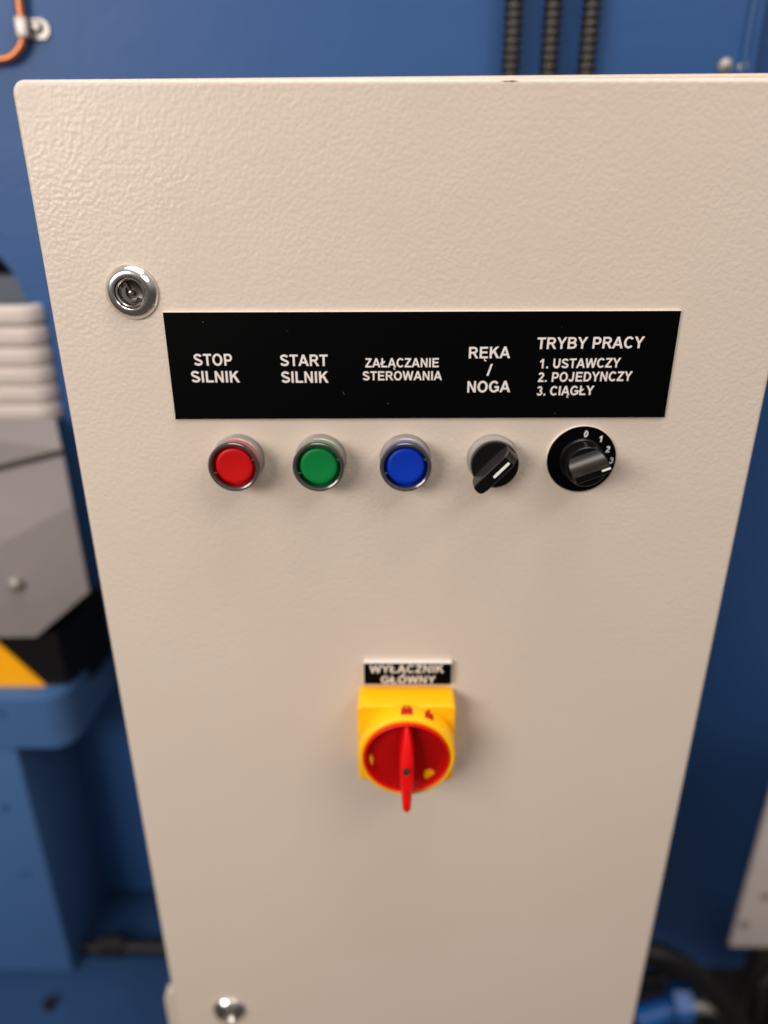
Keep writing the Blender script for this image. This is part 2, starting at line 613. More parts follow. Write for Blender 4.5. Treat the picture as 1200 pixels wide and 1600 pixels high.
# pale strip of a folded cover beside the plate's edge
p0, p1 = at(1163, 60, WY).x, at(1170, 60, WY).x
bm = bmesh.new()
box(bm, p0, p1, WY - .004, WY, .0, .6, .001)
mpart('cover_edge', bm, M['blue_light'])
# inside of the opening
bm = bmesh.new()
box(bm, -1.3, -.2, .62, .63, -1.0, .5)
mpart('recess_back', bm, M['void'], smooth=False)  # black sheet in place of the shade deep in the opening
bm = bmesh.new()
z = at(0, 430, .335).z
box(bm, -1.1, -.18, .335, .36, -1.0, z, .004)
mpart('inner_panel', bm, M['navy'])
# black slide block under the guard, with its hazard marking
bm = bmesh.new()
zt, zb = at(0, 940, .25).z, at(0, 1095, .19).z
xr = at(97, 1030, .19).x
xk = at(147, 965, .25).x
pl = [(-.95, .19), (xr, .19), (xk, .25), (xk, .30), (-.95, .30)]
A1 = [bm.verts.new((x, y, zb)) for x, y in pl]
B1 = [bm.verts.new((x, y, zt)) for x, y in pl]
bm.faces.new(A1)
bm.faces.new(B1)
for i in range(5):
    bm.faces.new((A1[i], A1[(i + 1) % 5], B1[(i + 1) % 5], B1[i]))
bmesh.ops.recalc_face_normals(bm, faces=bm.faces)
blk = mpart('slide_block', bm, M['hazard_black'], label='black block between grey guard and blue ledge', smooth=False)
bm = bmesh.new()
tri = [(at(x, y, .188).x, at(x, y, .188).z) for x, y in ((-150, 1084), (84, 1084), (0, 1008), (-50, 970))]
tri[0] = (tri[0][0], tri[1][1])
prism(bm, tri, .188, .1899)
mpart('hazard_stripe', bm, M['orange'], label='orange stripe of the hazard marking', smooth=False)
# ledge (bolster) with rounded corner in plan
LY = .17
zt, zb = at(40, 1090, LY).z, at(40, 1172, LY).z
xe = at(108, 1130, LY).x
bm = bmesh.new()
R_ = .026
plan = [(-1.1, LY)] + [(xe - R_ + R_ * sin(a), LY + R_ - R_ * cos(a)) for a in [pi / 2 * k / 10 for k in range(11)]] + [(xe + .004, WY - .001), (-1.1, WY - .001)]
A1 = [bm.verts.new((x, y, zb)) for x, y in plan]
B1 = [bm.verts.new((x, y, zt)) for x, y in plan]
n = len(plan)
fa, fb = bm.faces.new(A1), bm.faces.new(B1)
for i in range(n):
    bm.faces.new((A1[i], A1[(i + 1) % n], B1[(i + 1) % n], B1[i]))
bmesh.ops.recalc_face_normals(bm, faces=bm.faces)
bmesh.ops.bevel(bm, geom=list(set(fa.edges) | set(fb.edges)), offset=.003, segments=3, affect='EDGES')
mpart('ledge', bm, M['blue_light'])
# column under the ledge
xc = at(70, 1350, LY).x
zc = at(118, 1522, LY).z
bm = bmesh.new()
box(bm, -1.1, xc, LY + .0015, WY - .001, zc, zb - .0005, .003)
mpart('column', bm, M['blue_light'])
SH = zc - .002
plan = [(-1.1, .04), (-.05, .04), (-.05, .329), (-1.1, .329)]
bm = bmesh.new()
A1 = [bm.verts.new((x, y, SH - .07)) for x, y in plan]
B1 = [bm.verts.new((x, y, SH)) for x, y in plan]
bm.faces.new(A1)
fb = bm.faces.new(B1)
for i in range(4):
    bm.faces.new((A1[i], A1[(i + 1) % 4], B1[(i + 1) % 4], B1[i]))
bmesh.ops.recalc_face_normals(bm, faces=bm.faces)
bmesh.ops.bevel(bm, geom=list(fb.edges), offset=.003, segments=2, affect='EDGES')
mpart('base_shelf', bm, M['blue_dark'])
# small filled screw holes in the column
for px, py in ((6, 1262), (38, 1366), (2, 1114)):
    p = at(px, py, LY)
    bm = bmesh.new()
    lathe(bm, p.x, p.z, [(0, -LY + .0012), (.004, -LY + .001), (.0045, -LY + .0003), (.0045, -LY - .001)], 20)
    mpart('plug_screw', bm, M['blue'])
p = at(82, 1580, .135)
bm = bmesh.new()
tube(bm, [(p.x, .135, SH - .001), (p.x, .135, SH + .007)], .008, 6)
mpart('hex_bolt', bm, M['cable'], label='dark hexagon bolt head standing on the blue shelf')
# added black backdrop sheet standing for the shade at the lower right
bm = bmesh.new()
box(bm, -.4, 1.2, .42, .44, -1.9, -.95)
mpart('shade_backdrop', bm, M['void'], smooth=False)
bm = bmesh.new()
bx0 = at(1168, 1540, .26).x
box(bm, bx0, bx0 + .03, .255, .279, -1.2, -.62, .003)
mpart('brown_upright', bm, M['brown'])
bm = bmesh.new()
box(bm, bx0 + .05, bx0 + .3, .255, .279, -1.2, -.62, .003)
mpart('brown_upright', bm, M['brown'])


def bolt_at(px, py, Y, r, m='zinc', name='bolt', parent=None):
    p = at(px, py, Y)
    bm = bmesh.new()
    lathe(bm, p.x, p.z, [(0, -Y + r * .75), (r * .5, -Y + r * .72), (r * .85, -Y + r * .45), (r * .95, -Y + .0012),
                         (r * 1.25, -Y + .001), (r * 1.25, -Y - .001)], 24)
    return mpart(name, bm, M[m], parent=parent)


bolt_at(1133, 103, WY, .0045)
bolt_at(1160, 105, WY, .0032)

# --- accordion bellows in the opening
bel = thing('bellows_cover', 'pale grey accordion bellows in the machine opening left of the cabinet', 'bellows', (-.5, .27, -.35))
BY = .262
ridge = [(55, 494), (61, 527), (67.5, 559), (73.5, 589), (79.5, 618), (85, 647)]
zs = [at(x, y, BY).z for x, y in ridge]
xs = [at(x, y, BY).x for x, y in ridge]
pitch = (zs[0] - zs[-1]) / 5
xm = sum(xs) / 6
for k in range(6):
    zc_ = zs[k]
    bm = bmesh.new()
    # each fold: a flat bag with a round nose, corner rounded in plan
    R2 = .018
    loops = []
    for i in range(13):
        a = -pi / 2 + pi * i / 12
        off = .0022 * (1 - cos(a)) + .0042 * (1 - cos(a)) ** 6
        zz = zc_ + pitch * .49 * sin(a)
        loops.append([(-1.0, BY + off, zz)] +
                     [(xm - R2 + (R2 - off) * sin(t), BY + R2 - (R2 - off) * cos(t), zz) for t in [pi / 2 * j / 8 for j in range(9)]] +
                     [(xm - off, BY + .05, zz)])
    V = [[bm.verts.new(p) for p in l] for l in loops]
    for A, Bq in zip(V, V[1:]):
        for j in range(len(A) - 1):
            bm.faces.new((A[j], A[j + 1], Bq[j + 1], Bq[j]))
    for v in bm.verts:
        v.co -= Vector(bel.location)
    bmesh.ops.recalc_face_normals(bm, faces=bm.faces)
    finish('fold', bm, M['bellows'], bel, angle=60)

# --- grey sheet guard below the bellows
gd = thing('sheet_guard', 'creased grey sheet metal guard hanging under the accordion bellows', 'guard', (-.5, .25, -.5))


def gpart(name, bm, m, **k):
    for v in bm.verts:
        v.co -= Vector(gd.location)
    return finish(name, bm, m, gd, **k)


def sheet(name, pts, th=.003):
    """pts: (px, py, Y) of a bent sheet given as strips of two points"""
    bm = bmesh.new()
    P = [at(*p) for p in pts]
    F = [bm.verts.new(p) for p in P]
    G = [bm.verts.new(p + Vector((0, th, 0))) for p in P]
    n = len(P)
    for i in range(0, n - 2, 2):
        bm.faces.new((F[i], F[i + 1], F[i + 3], F[i + 2]))
        bm.faces.new((G[i], G[i + 2], G[i + 3], G[i + 1]))
        bm.faces.new((F[i], F[i + 2], G[i + 2], G[i]))
        bm.faces.new((F[i + 1], G[i + 1], G[i + 3], F[i + 3]))
    bm.faces.new((F[0], G[0], G[1], F[1]))
    bm.faces.new((F[-2], F[-1], G[-1], G[-2]))
    bmesh.ops.recalc_face_normals(bm, faces=bm.faces)
    return gpart(name, bm, M['sheet'], smooth=False)


sheet('upper_sheet', [(-260, 655, .252), (86, 655, .252), (-260, 790, .238), (96, 702, .238), (-260, 815, .256), (100, 720, .256)])
sheet('lower_sheet', [(-260, 800, .240), (98, 712, .240), (-260, 985, .204), (113, 790, .204),
                      (-260, 990, .1895), (139, 925, .1895), (-260, 996, .1845), (56, 995, .1845)])
p = at(24, 913, .190)
bm = bmesh.new()
lathe(bm, p.x, p.z, [(0, -.183), (.004, -.184), (.0052, -.187), (.0068, -.1875), (.0068, -.194)], 24)
gpart('bolt', bm, M['zinc'])

# --- three corrugated conduits on the frame plate
for k, (px, side) in enumerate(((800.5, 'leftmost'), (861, 'middle'), (921, 'rightmost'))):
    p = at(px, 50, WY - .012)
    o = thing('corrugated_conduit', {'leftmost': 'leftmost of three black corrugated conduits above the cabinet',
                                     'middle': 'middle one of three black corrugated conduits above the cabinet',
                                     'rightmost': 'rightmost of three black corrugated conduits above the cabinet'}[side],
              'conduit', (p.x, WY - .012, -.35), 'black corrugated conduits on the blue plate')
    pts = [(0, 0, i * .00145) for i in range(0, 640)]
    bm = bmesh.new()
    tube(bm, pts, .007, 14, prof=lambda i: .0078 if i % 4 in (1, 2) else .0058)
    h = finish('hose', bm, M['rubber'], o, angle=80)

# --- copper pipe with clip at upper left
cp = thing('copper_pipe', 'bent copper pipe clipped to the blue plate at upper left', 'pipe', (-.33, .27, .1))
CY = WY - .006
ctrl = [at(x, y, CY) for x, y in ((-140, 110), (-60, 100), (-5, 94), (16, 90), (31, 76), (36, 60), (34, 30), (31, 0), (20, -120))]
bm = bmesh.new()
tube(bm, [p - Vector(cp.location) for p in smooth_path(ctrl, 8)], .0032, 14)
finish('bent_pipe', bm, M['copper'], cp)
a, b = at(25, 27, CY), at(75, 60, CY)
bm = bmesh.new()
box(bm, a.x, at(46, 40, CY).x, CY - .0052, CY + .005, b.z, a.z, .002)
lx = at(60, 45, CY).x
lz = (a.z + b.z) / 2
rr = (a.z - b.z) / 2
prism(bm, [(a.x + .004, a.z)] + [(lx + rr * sin(t), lz + rr * cos(t)) for t in [pi * j / 12 for j in range(13)]] + [(a.x + .004, b.z)], WY - .0022, WY)
for v in bm.verts:
    v.co -= Vector(cp.location)
clip = finish('pipe_clip', bm, M['zinc'], cp)
bm = bmesh.new()
q = at(61, 43, WY)
lathe(bm, q.x, q.z, [(0, -WY + .0062), (.0028, -WY + .0058), (.0046, -WY + .003), (.0046, -WY + .001)], 24)
for v in bm.verts:
    v.co -= Vector(cp.location)
finish('screw', bm, M['zinc'], clip)

# --- cable with connector low behind the cabinet's left edge
cb = thing('black_cable', 'straight black cable along the back of the shelf, left of the cabinet', 'cable', (-.4, .26, -1.01))
q0, q1 = at(128, 1487, .20), at(300, 1482, .20)
bm = bmesh.new()
zz = SH + .0088
tube(bm, [Vector((q0.x, .200, zz)) - Vector(cb.location), Vector((q1.x + .3, .200, zz)) - Vector(cb.location)], .0085, 16)
finish('jacket', bm, M['cable'], cb)
q = at(180, 1480, .20)
bm = bmesh.new()
tube(bm, [Vector((q.x - .018, .200, zz + .003)) - Vector(cb.location), Vector((q.x + .012, .200, zz + .003)) - Vector(cb.location)], .0125, 8)
finish('connector', bm, M['cable'], cb)

# --- pale panel at lower right, set forward on an added bracket, out of shadow
gb = thing('pale_panel', 'pale grey panel standing before the dark blue wall at the right edge', 'box', (.35, .24, -.9))
GY = .20
c = at(1140, 1480, GY)
bm = bmesh.new()
box(bm, c.x, c.x + .35, GY, GY + .006, c.z, at(1195, 1275, GY).z + .16, .002)
box(bm, c.x + .12, c.x + .16, GY + .007, .3295, c.z + .05, c.z + .3, .002)
for v in bm.verts:
    v.co -= Vector(gb.location)
finish('panel_on_bracket', bm, M['grey_panel'], gb)
for px, py in ((1163, 1444), (1196, 1400)):
    p = at(px, py, GY)
    bm = bmesh.new()
    lathe(bm, p.x, p.z, [(0, -GY + .003), (.004, -GY + .002), (.006, -GY + .0008), (.006, -GY - .001)], 16)
    for v in bm.verts:
        v.co -= Vector(gb.location)
    finish('screw', bm, M['sheet'], gb)

# --- thick cables and fitting at lower right
for k, (lab, ctrl, r) in enumerate((
        ('thick black cable arching down beside the cabinet at lower right', ((930, 1500, .16), (1000, 1488, .16), (1050, 1500, .155), (1110, 1545, .15), (1165, 1620, .14), (1200, 1720, .14)), .013),
        ('inner black cable looped under the thick arching cable', ((930, 1540, .18), (1010, 1530, .18), (1045, 1530, .175), (1090, 1570, .17), (1110, 1650, .16)), .011),
        ('black cable rising at far lower right below the pale panel', ((1240, 1500, .2), (1190, 1540, .19), (1175, 1600, .18), (1160, 1700, .17)), .008))):
    P = [at(*q) for q in ctrl]
    o = thing('thick_cable', lab, 'cable', tuple(P[0]), 'black cables at lower right')
    bm = bmesh.new()
    tube(bm, [p - P[0] for p in smooth_path(P, 10)], r, 16)
    finish('jacket', bm, M['cable'], o)
ft = thing('hose_fitting', 'blue hose fitting with a bright metal pin at lower right', 'fitting', tuple(at(1060, 1565, .15)))
F0 = Vector(ft.location)
for nm, a, b, r, mm, n in (('elbow', (1000, 1590, .155), (1075, 1566, .15), .014, 'blue_plug', 14),
                           ('collar_nut', (1048, 1566, .15), (1076, 1566, .15), .021, 'blue_plug', 6),
                           ('metal_pin', (1076, 1570, .15), (1116, 1572, .15), .0085, 'zinc', 18)):
    bm = bmesh.new()
    tube(bm, [at(*a) - F0, at(*b) - F0], r, n)
    finish(nm, bm, M[mm], ft)

# ================================================================== THE CABINET
cab = thing('electrical_cabinet', 'tall cream powder coated control cabinet with buttons and a yellow red main switch', 'cabinet', (0, 0, -.8))
CL = Vector(cab.location)


def cpart(name, bm, m, parent=None, **k):
    """world-space mesh under the cabinet or one of its parts (all share its origin)"""
    if not parent:
        for v in bm.verts:
            v.co -= CL
    return finish(name, bm, m, parent or cab, **k)


bm = bmesh.new()
pillow_plate(bm, -.2, .2, -.8, 0, 0, .018, .0065, .0026, n=10, seg=7)
door = cpart('door', bm, M['cream'], angle=50)
bm = bmesh.new()
# body with its raised rain lip along the top front edge
pillow_plate(bm, -.1965, .1965, -.797, -.004, .020, .215, .004, .002, n=6, seg=4)
body = cpart('body', bm, M['cream'], angle=50)
bm = bmesh.new()
zl, zr = at(47, 124.3, .02).z, at(1195, 113.4, .02).z
xa, xb = at(47, 123, .02).x, .1955
for y0, y1 in ((.0198, .0228),):
    V = [bm.verts.new(p) for p in ((xa, y0, -.02), (xb, y0, -.02), (xb, y1, -.02), (xa, y1, -.02),
                                   (xa, y0, zl), (xb, y0, zr), (xb, y1, zr), (xa, y1, zl))]
    for f in ((0, 1, 5, 4), (1, 2, 6, 5), (2, 3, 7, 6), (3, 0, 4, 7), (4, 5, 6, 7), (0, 3, 2, 1)):
        bm.faces.new([V[i] for i in f])
bmesh.ops.recalc_face_normals(bm, faces=bm.faces)
bmesh.ops.bevel(bm, geom=[e for e in bm.edges if abs(e.verts[0].co.x - e.verts[1].co.x) > .1 and e.verts[0].co.z > 0],
                offset=.0011, segments=3, affect='EDGES')
cpart('rain_lip', bm, M['cream'])
# wall-fixing ear of the body, showing past the door at the lower left
bm = bmesh.new()
ez = at(262, 1541, .03).z
ex = at(260, 1548, .03).x
prism(bm, [(ex, ez - .16), (-.19, ez - .16), (-.19, ez + .004)] + [(ex + .007 + .007 * cos(t), ez - .008 + .007 * sin(t)) for t in [pi / 2 + pi / 2 * j / 6 for j in range(7)]], .024, .034)
cpart('fixing_ear', bm, M['cream'])
# scuffs on the door's upper edge
random.seed(3)
for x0, x1, zz_ in ((783, 811, -.0016),):
    a, b = at(x0, 122, 0).x, at(x1, 122, 0).x
    bm = bmesh.new()
    n = 9
    # lies on the rolled edge: its section follows the roll
    def roll(z):
        d = .0026
        t = math.acos(max(-1, min(1, 1 + z / d)))       # z = -d(1-cos t)
        return d * (1 - sin(t))
    tp, bt = [], []
    for i in range(n):
        t = i / (n - 1)
        ww = .0007 * sin(pi * min(max(t, .06), .94)) * random.uniform(.5, 1.3)
        x = a + (b - a) * t
        zc_ = zz_ + random.uniform(-.00012, .00012)
        for lst, z in ((tp, min(zc_ + ww * .5, -.0002)), (bt, zc_ - ww * .5)):
            lst.append(bm.verts.new((x, roll(z) - .00012, z + .0001)))
    for i in range(n - 1):
        bm.faces.new((bt[i], bt[i + 1], tp[i + 1], tp[i]))
    finish('paint_chip', bm, M['chip'], door, smooth=False)
for o in door.children:
    for v in o.data.vertices:
        v.co -= CL


def sub(name, bm, m, parent, **k):
    for v in bm.verts:
        v.co -= CL
    return finish(name, bm, m, parent, **k)


# --- long legend plate
a, b, c_, d_ = at(253, 487.6, -.0018), at(1065.3, 485, -.0018), at(1039, 653, -.0018), at(274, 656, -.0018)
x0 = (a.x + d_.x) / 2
x1 = (b.x + c_.x) / 2
bm = bmesh.new()
prism(bm, [(x0, d_.z), (x1, c_.z), (x1, b.z), (x0, a.z)], -.0016, 0)
lp = cpart('legend_plate', bm, M['laminate_white'], smooth=False,
           label='long black legend plate with engraved white Polish captions')
bm = bmesh.new()
e = .00025
prism(bm, [(x0 + e, d_.z + e), (x1 - e, c_.z + e), (x1 - e, b.z - e), (x0 + e, a.z - e)], -.0018, -.00155)
sub('black_layer', bm, M['laminate_black'], lp, smooth=False)
TY = -.0018
EN = M['engraved']
before = set(bpy.data.objects)
for t in (('STOP', 303.5, 571.2, 363.8, 571.2, 552.9), ('SILNIK', 299.5, 597.3, 374.5, 597.5, 579.6),
          ('START', 438, 571.8, 512.3, 571.8, 554), ('SILNIK', 439.8, 598, 513, 598, 580.3),
          ('ZAŁĄCZANIE', 570.8, 574, 685.8, 573.7, 559.8), ('STEROWANIA', 566.6, 594.2, 690, 593.8, 580.2),
          ('RĘKA', 732, 560, 796.2, 559.5, 542), ('/', 760.7, 586.8, 768, 586.8, 569), ('NOGA', 729.6, 613.2, 796.2, 612.5, 595.6)):
    legend(*t, TY, EN, lp)
for t in (('TRYBY PRACY', 838.5, 545.3, 1004.5, 543.8, 527.3), ('1. USTAWCZY', 842, 575.6, 968, 574, 560.8),
          ('2. POJEDYNCZY', 840, 596.8, 986, 595, 582), ('3. CIĄGŁY', 838, 618, 926.5, 617, 603.6)):
    legend(*t, TY, EN, lp, shear=.02)
# little scratches and lint on the plate
random.seed(11)
for px, py, L_mm, ang in ((537, 615, 2.2, 110), (317, 503, 1.6, 60), (449, 517, .9, 20), (434, 538, .7, 0), (867, 646, 1.2, 70), (713, 646, .6, 10), (878, 511, .7, 40)):
    p = at(px, py, TY)
    bm = bmesh.new()
    ca, sa = cos(radians(ang)), sin(radians(ang))
    l = L_mm * .0005
    prism(bm, [(p.x - l * ca - .00007 * sa, p.z - l * sa), (p.x - l * ca * .2 + .00007, p.z - l * sa * .1), (p.x + l * ca, p.z + l * sa),
               (p.x + l * .2 * ca - .00009, p.z + l * sa * .25)], TY - .00008, TY)
    sub('scratch', bm, M['zinc'], lp, smooth=False)

# --- push buttons
BX = (-.1033, -.0548, -.0049)
BZ = -.1945


def push_button(cx, colour, lab):
    bm = bmesh.new()
    lathe(bm, cx, BZ, [(.0, .001), (.0126, .001), (.0126, .0078), (.0141, .0078), (.0146, .0073), (.0146, .0004), (.0151, .0003), (.0151, -.0002)])
    base = cpart('push_button', bm, M['collar'], label=lab)
    bm = bmesh.new()
    lathe(bm, cx, BZ, [(.0124, .0012), (.0138, .0082), (.0138, .0124), (.0133, .0127), (.0130, .0094), (.0112, .0092), (.0108, .0136), (.0105, .0143), (.0098, .0147),
                       (.0085, .01465), (.0045, .0144), (0, .0143)])
    sub('button_cap', bm, M[colour + '_cap'], base)
    bm = bmesh.new()
    lathe(bm, cx, BZ, [(.0145, .0079), (.0147, .0150), (.0145, .0154)])
    sub('clear_sleeve', bm, M['clear_' + colour], base)
    bm = bmesh.new()
    lathe(bm, cx, BZ, [(.0128, .0132), (.0125, .0158), (.0127, .0165), (.0134, .0169), (.0142, .0168), (.0148, .0161), (.0149, .0153), (.0143, .0150), (.0133, .0145)])
    sub('bezel_ring', bm, M['lens_ring'], base)
    # two small key notches of the bezel
    for s in (-1, 1):
        t = radians(20 if s > 0 else 200)
        px, pz = cx + .0119 * cos(t), BZ + .0119 * sin(t)
        bm = bmesh.new()
        box(bm, px - .0008, px + .0008, -.0150, -.0130, pz - .00015, pz + .00015)
        sub('key_notch', bm, M['collar'], base, smooth=False)
    return base


push_button(BX[0], 'red', 'red push button under the captions STOP SILNIK')
push_button(BX[1], 'green', 'green push button under the captions START SILNIK')
push_button(BX[2], 'blue', 'blue push button under the caption ZAŁĄCZANIE STEROWANIA')

# --- two-position selector
sx_, sz_ = .0465, BZ
bm = bmesh.new()
lathe(bm, sx_, sz_, [(0, .001), (.0130, .001), (.0130, .0085), (.0141, .0085), (.0145, .0078), (.0145, .0004), (.015, .0003), (.015, -.0002)])
sel = cpart('selector_switch', bm, M['collar_grey'], label='small black selector switch set between hand and foot')
bm = bmesh.new()
lathe(bm, sx_, sz_, [(.0126, .0080), (.0137, .0092), (.0138, .0122), (.0134, .0130), (.0120, .0131), (0, .0129)])
sub('knob_disc', bm, M['black_plastic'], sel)


def bar_mesh(cx, cz, ang, secs, y_of, name, m, parent):
    """bar along angle: secs = list of (along, half width top, half width foot, depth top, depth foot)"""
    bm = bmesh.new()
    ca, sa = cos(ang), sin(ang)

    def P(l, wv, d):
        return bm.verts.new((cx + l * ca - wv * sa, -d, cz + l * sa + wv * ca))
    R = []
    for l, wt, wf, dt, df in secs:
        R.append([P(l, -wf, df), P(l, -wt - .0004, dt - .0006), P(l, -wt + .0002, dt), P(l, wt - .0002, dt), P(l, wt + .0004, dt - .0006), P(l, wf, df)])
    for A, Bq in zip(R, R[1:]):
        for i in range(5):
            bm.faces.new((A[i], A[i + 1], Bq[i + 1], Bq[i]))
    bm.faces.new(R[0])
    bm.faces.new(list(reversed(R[-1])))
    bmesh.ops.recalc_face_normals(bm, faces=bm.faces)
    return sub(name, bm, m, parent, angle=30)


ang = radians(46)
sec = [(-.0164, .0011, .0012, .0235, .0165), (-.0158, .0022, .0024, .0245, .0150), (-.0142, .0031, .0035, .0248, .0132), (-.0110, .0036, .0043, .0248, .0125),
       (.0090, .0036, .0045, .0240, .0125), (.0120, .0034, .0043, .0210, .0125), (.0130, .0031, .0040, .0175, .0125)]
bar_mesh(sx_, sz_, ang, sec, None, 'lever', M['black_satin'], sel)
# flat front of the lever
ca, sa = cos(ang), sin(ang)


def crest(l):
    return .0248 if l < -.0110 else .0248 - (l + .0110) * .0008 / .02


bm = bmesh.new()
ls = [(-.0157, .0017), (-.0142, .0029), (-.0110, .0034), (.0000, .0034), (.0088, .0033)]
ring_ = [(l, -v) for l, v in ls] + [(l, v) for l, v in reversed(ls)]
V = [bm.verts.new((sx_ + l * ca - v * sa, -crest(l) - .0003, sz_ + l * sa + v * ca)) for l, v in ring_]
for i in range(4):
    bm.faces.new((V[i], V[i + 1], V[8 - i], V[9 - i]))
bmesh.ops.recalc_face_normals(bm, faces=bm.faces)
sub('lever_face', bm, M['black_face'], sel, smooth=False)
bm = bmesh.new()
mk = [(.0076 + .00075 * cos(t), .00075 * sin(t) - .0004) for t in [-pi / 2 + pi * j / 6 for j in range(7)]]
mk += [(-.0030 + .00075 * cos(t), .00075 * sin(t) - .0004) for t in [pi / 2 + pi * j / 6 for j in range(7)]]
V = [bm.verts.new((sx_ + l * ca - v * sa, -crest(l) - .0007, sz_ + l * sa + v * ca)) for l, v in mk]
V2 = [bm.verts.new((sx_ + l * ca - v * sa, -crest(l) + .0002, sz_ + l * sa + v * ca)) for l, v in mk]
n = len(V)
bm.faces.new(V)
for i in range(n):
    bm.faces.new((V[i], V[(i + 1) % n], V2[(i + 1) % n], V2[i]))
bmesh.ops.recalc_face_normals(bm, faces=bm.faces)
sub('white_pointer', bm, M['white_mark'], sel, smooth=False)

# --- four-position mode switch
mx_, mz_ = .0987, -.1945
bm = bmesh.new()
lathe(bm, mx_, mz_, [(.0206, 0), (.0206, .0014), (.0204, .0016), (0, .0016)], 80)
mode = cpart('mode_switch', bm, M['laminate_white'], label='round black mode switch with numbered positions, pointing past 3')
bm = bmesh.new()
lathe(bm, mx_, mz_, [(.0203, .0015), (.0203, .0018), (0, .0018)], 80)
sub('dial_plate', bm, M['laminate_black'], mode, smooth=False)
for t, px, py in (('0', 915.3, 678), ('1', 938.6, 685.7), ('2', 949.3, 702), ('3', 954.8, 719.5)):
    p = at(px, py, -.0018)
    h = .0037
    wd = h * .62
    lettering(t, p.x - wd / 2, p.x + wd / 2, p.z - h / 2, h, -.0018, M['white_mark'], mode, shear=.10, name='numeral')
bm = bmesh.new()
lathe(bm, mx_, mz_, [(.0128, .0018), (.0128, .0026), (.0124, .0030), (.0121, .0034), (.0119, .0150), (.0115, .0155), (.0, .0155)], 80)
sub('knob_skirt', bm, M['black_plastic'], mode)
# grip: concave flanks rising to a narrow bar
ang = radians(21)
ca, sa = cos(ang), sin(ang)
prof = []
for k in range(15):
    t = k / 14
    # from foot (u=.0098, d=.0150) sweeping concave to the bar edge (u=.0020, d=.0285)
    u = .0098 + (.0021 - .0098) * (1 - (1 - t) ** 1.9)
    d = .0148 + (.0285 - .0148) * (t ** 1.35)
    prof.append((u, d))
full = [(u, d) for u, d in prof] + [(.0019, .0287), (-.0019, .0287)] + [(-u, d) for u, d in reversed(prof)]
bm = bmesh.new()
Rg = .0114
L1, L2, G1, G2 = [], [], [], []
for u, d in full:
    vv = sqrt(max(Rg * Rg - u * u, 0)) * (1.0 - .12 * (d - .015) / .0135)
    for s, top, gr in ((-1, L1, G1), (1, L2, G2)):
        x = mx_ + s * vv * ca - u * sa
        zq = mz_ + s * vv * sa + u * ca
        top.append(bm.verts.new((x, -d, zq)))
        gr.append(bm.verts.new((x, -.0147, zq)))
for i in range(len(full) - 1):
    bm.faces.new((L1[i], L1[i + 1], L2[i + 1], L2[i]))
    bm.faces.new((L1[i], G1[i], G1[i + 1], L1[i + 1]))
    bm.faces.new((L2[i], L2[i + 1], G2[i + 1], G2[i]))
bmesh.ops.recalc_face_normals(bm, faces=bm.faces)
sub('grip', bm, M['black_satin'], mode, angle=32)
bm = bmesh.new()
ll = sqrt(Rg * Rg) * .875
V = [bm.verts.new((mx_ + l * ca - v * sa, -.02885, mz_ + l * sa + v * ca)) for l, v in ((-ll, -.0018), (ll, -.0018), (ll, .0018), (-ll, .0018))]
bm.faces.new(V)
bmesh.ops.recalc_face_normals(bm, faces=bm.faces)
sub('grip_face', bm, M['black_face'], mode, smooth=False)
bm = bmesh.new()
P4 = [(mx_ + l * ca - v * sa, mz_ + l * sa + v * ca) for l, v in ((.0050, .0002), (ll, .0002), (ll, .0013), (.0050, .0013))]
prism(bm, P4, -.0292, -.0288)
sub('white_pointer', bm, M['white_mark'], mode, smooth=False)


# --- cylinder locks
def lock(cx, cz, lab):
    bm = bmesh.new()
    lathe(bm, cx, cz, [(.0143, -.0002), (.0143, .0010), (.0140, .0016), (.0113, .0044), (.0109, .0046), (.0086, .0044), (.0083, .0041), (.0082, .0010)], 96)
    base = cpart('door_lock', bm, M['chrome'], label=lab)
    bm = bmesh.new()
    lathe(bm, cx, cz, [(.0081, .0010), (.0080, .0034), (.0077, .0038), (.0071, .0038), (.0067, .0033), (.0066, .0006)], 72)
    sub('lock_barrel', bm, M['chrome'], base)
    bm = bmesh.new()
    lathe(bm, cx, cz, [(.0067, .0012), (.0058, .0006), (.0030, .0004), (0, .0004)], 48)
    sub('recess_floor', bm, M['dark_metal'], base)
    # curved key guide: crescent wall round the pin
    bm = bmesh.new()
    cr = [(cx - .0002 + .0048 * cos(radians(t)), cz - .0002 + .0048 * sin(radians(t))) for t in range(150, 311, 10)]
    cr += [(cx + .0008 + .0037 * cos(radians(t)), cz + .0006 + .0042 * sin(radians(t))) for t in range(310, 149, -10)]
    prism(bm, cr, -.0026, -.0004)
    sub('key_guide', bm, M['chrome'], base, smooth=False)
    bm = bmesh.new()
    lathe(bm, cx, cz, [(0, .0034), (.0008, .0032), (.0013, .0025), (.0015, .0016), (.0015, .0003)], 28)
    sub('centre_pin', bm, M['chrome'], base)
    bm = bmesh.new()
    q_ = [(cx + a * cos(radians(122)) - b * sin(radians(122)), cz + a * sin(radians(122)) + b * cos(radians(122)))
          for a, b in ((.0018, -.0006), (.0069, -.0010), (.0069, .0010), (.0018, .0006))]
    prism(bm, q_, -.0016, -.0004)
    sub('key_wing', bm, M['dark_metal'], base, smooth=False)
    return base


lock(-.1537, -.0999, 'upper nickel door lock, left of the long legend plate')
lock(-.1525, -.6985, 'lower nickel door lock near the bottom left of the door')

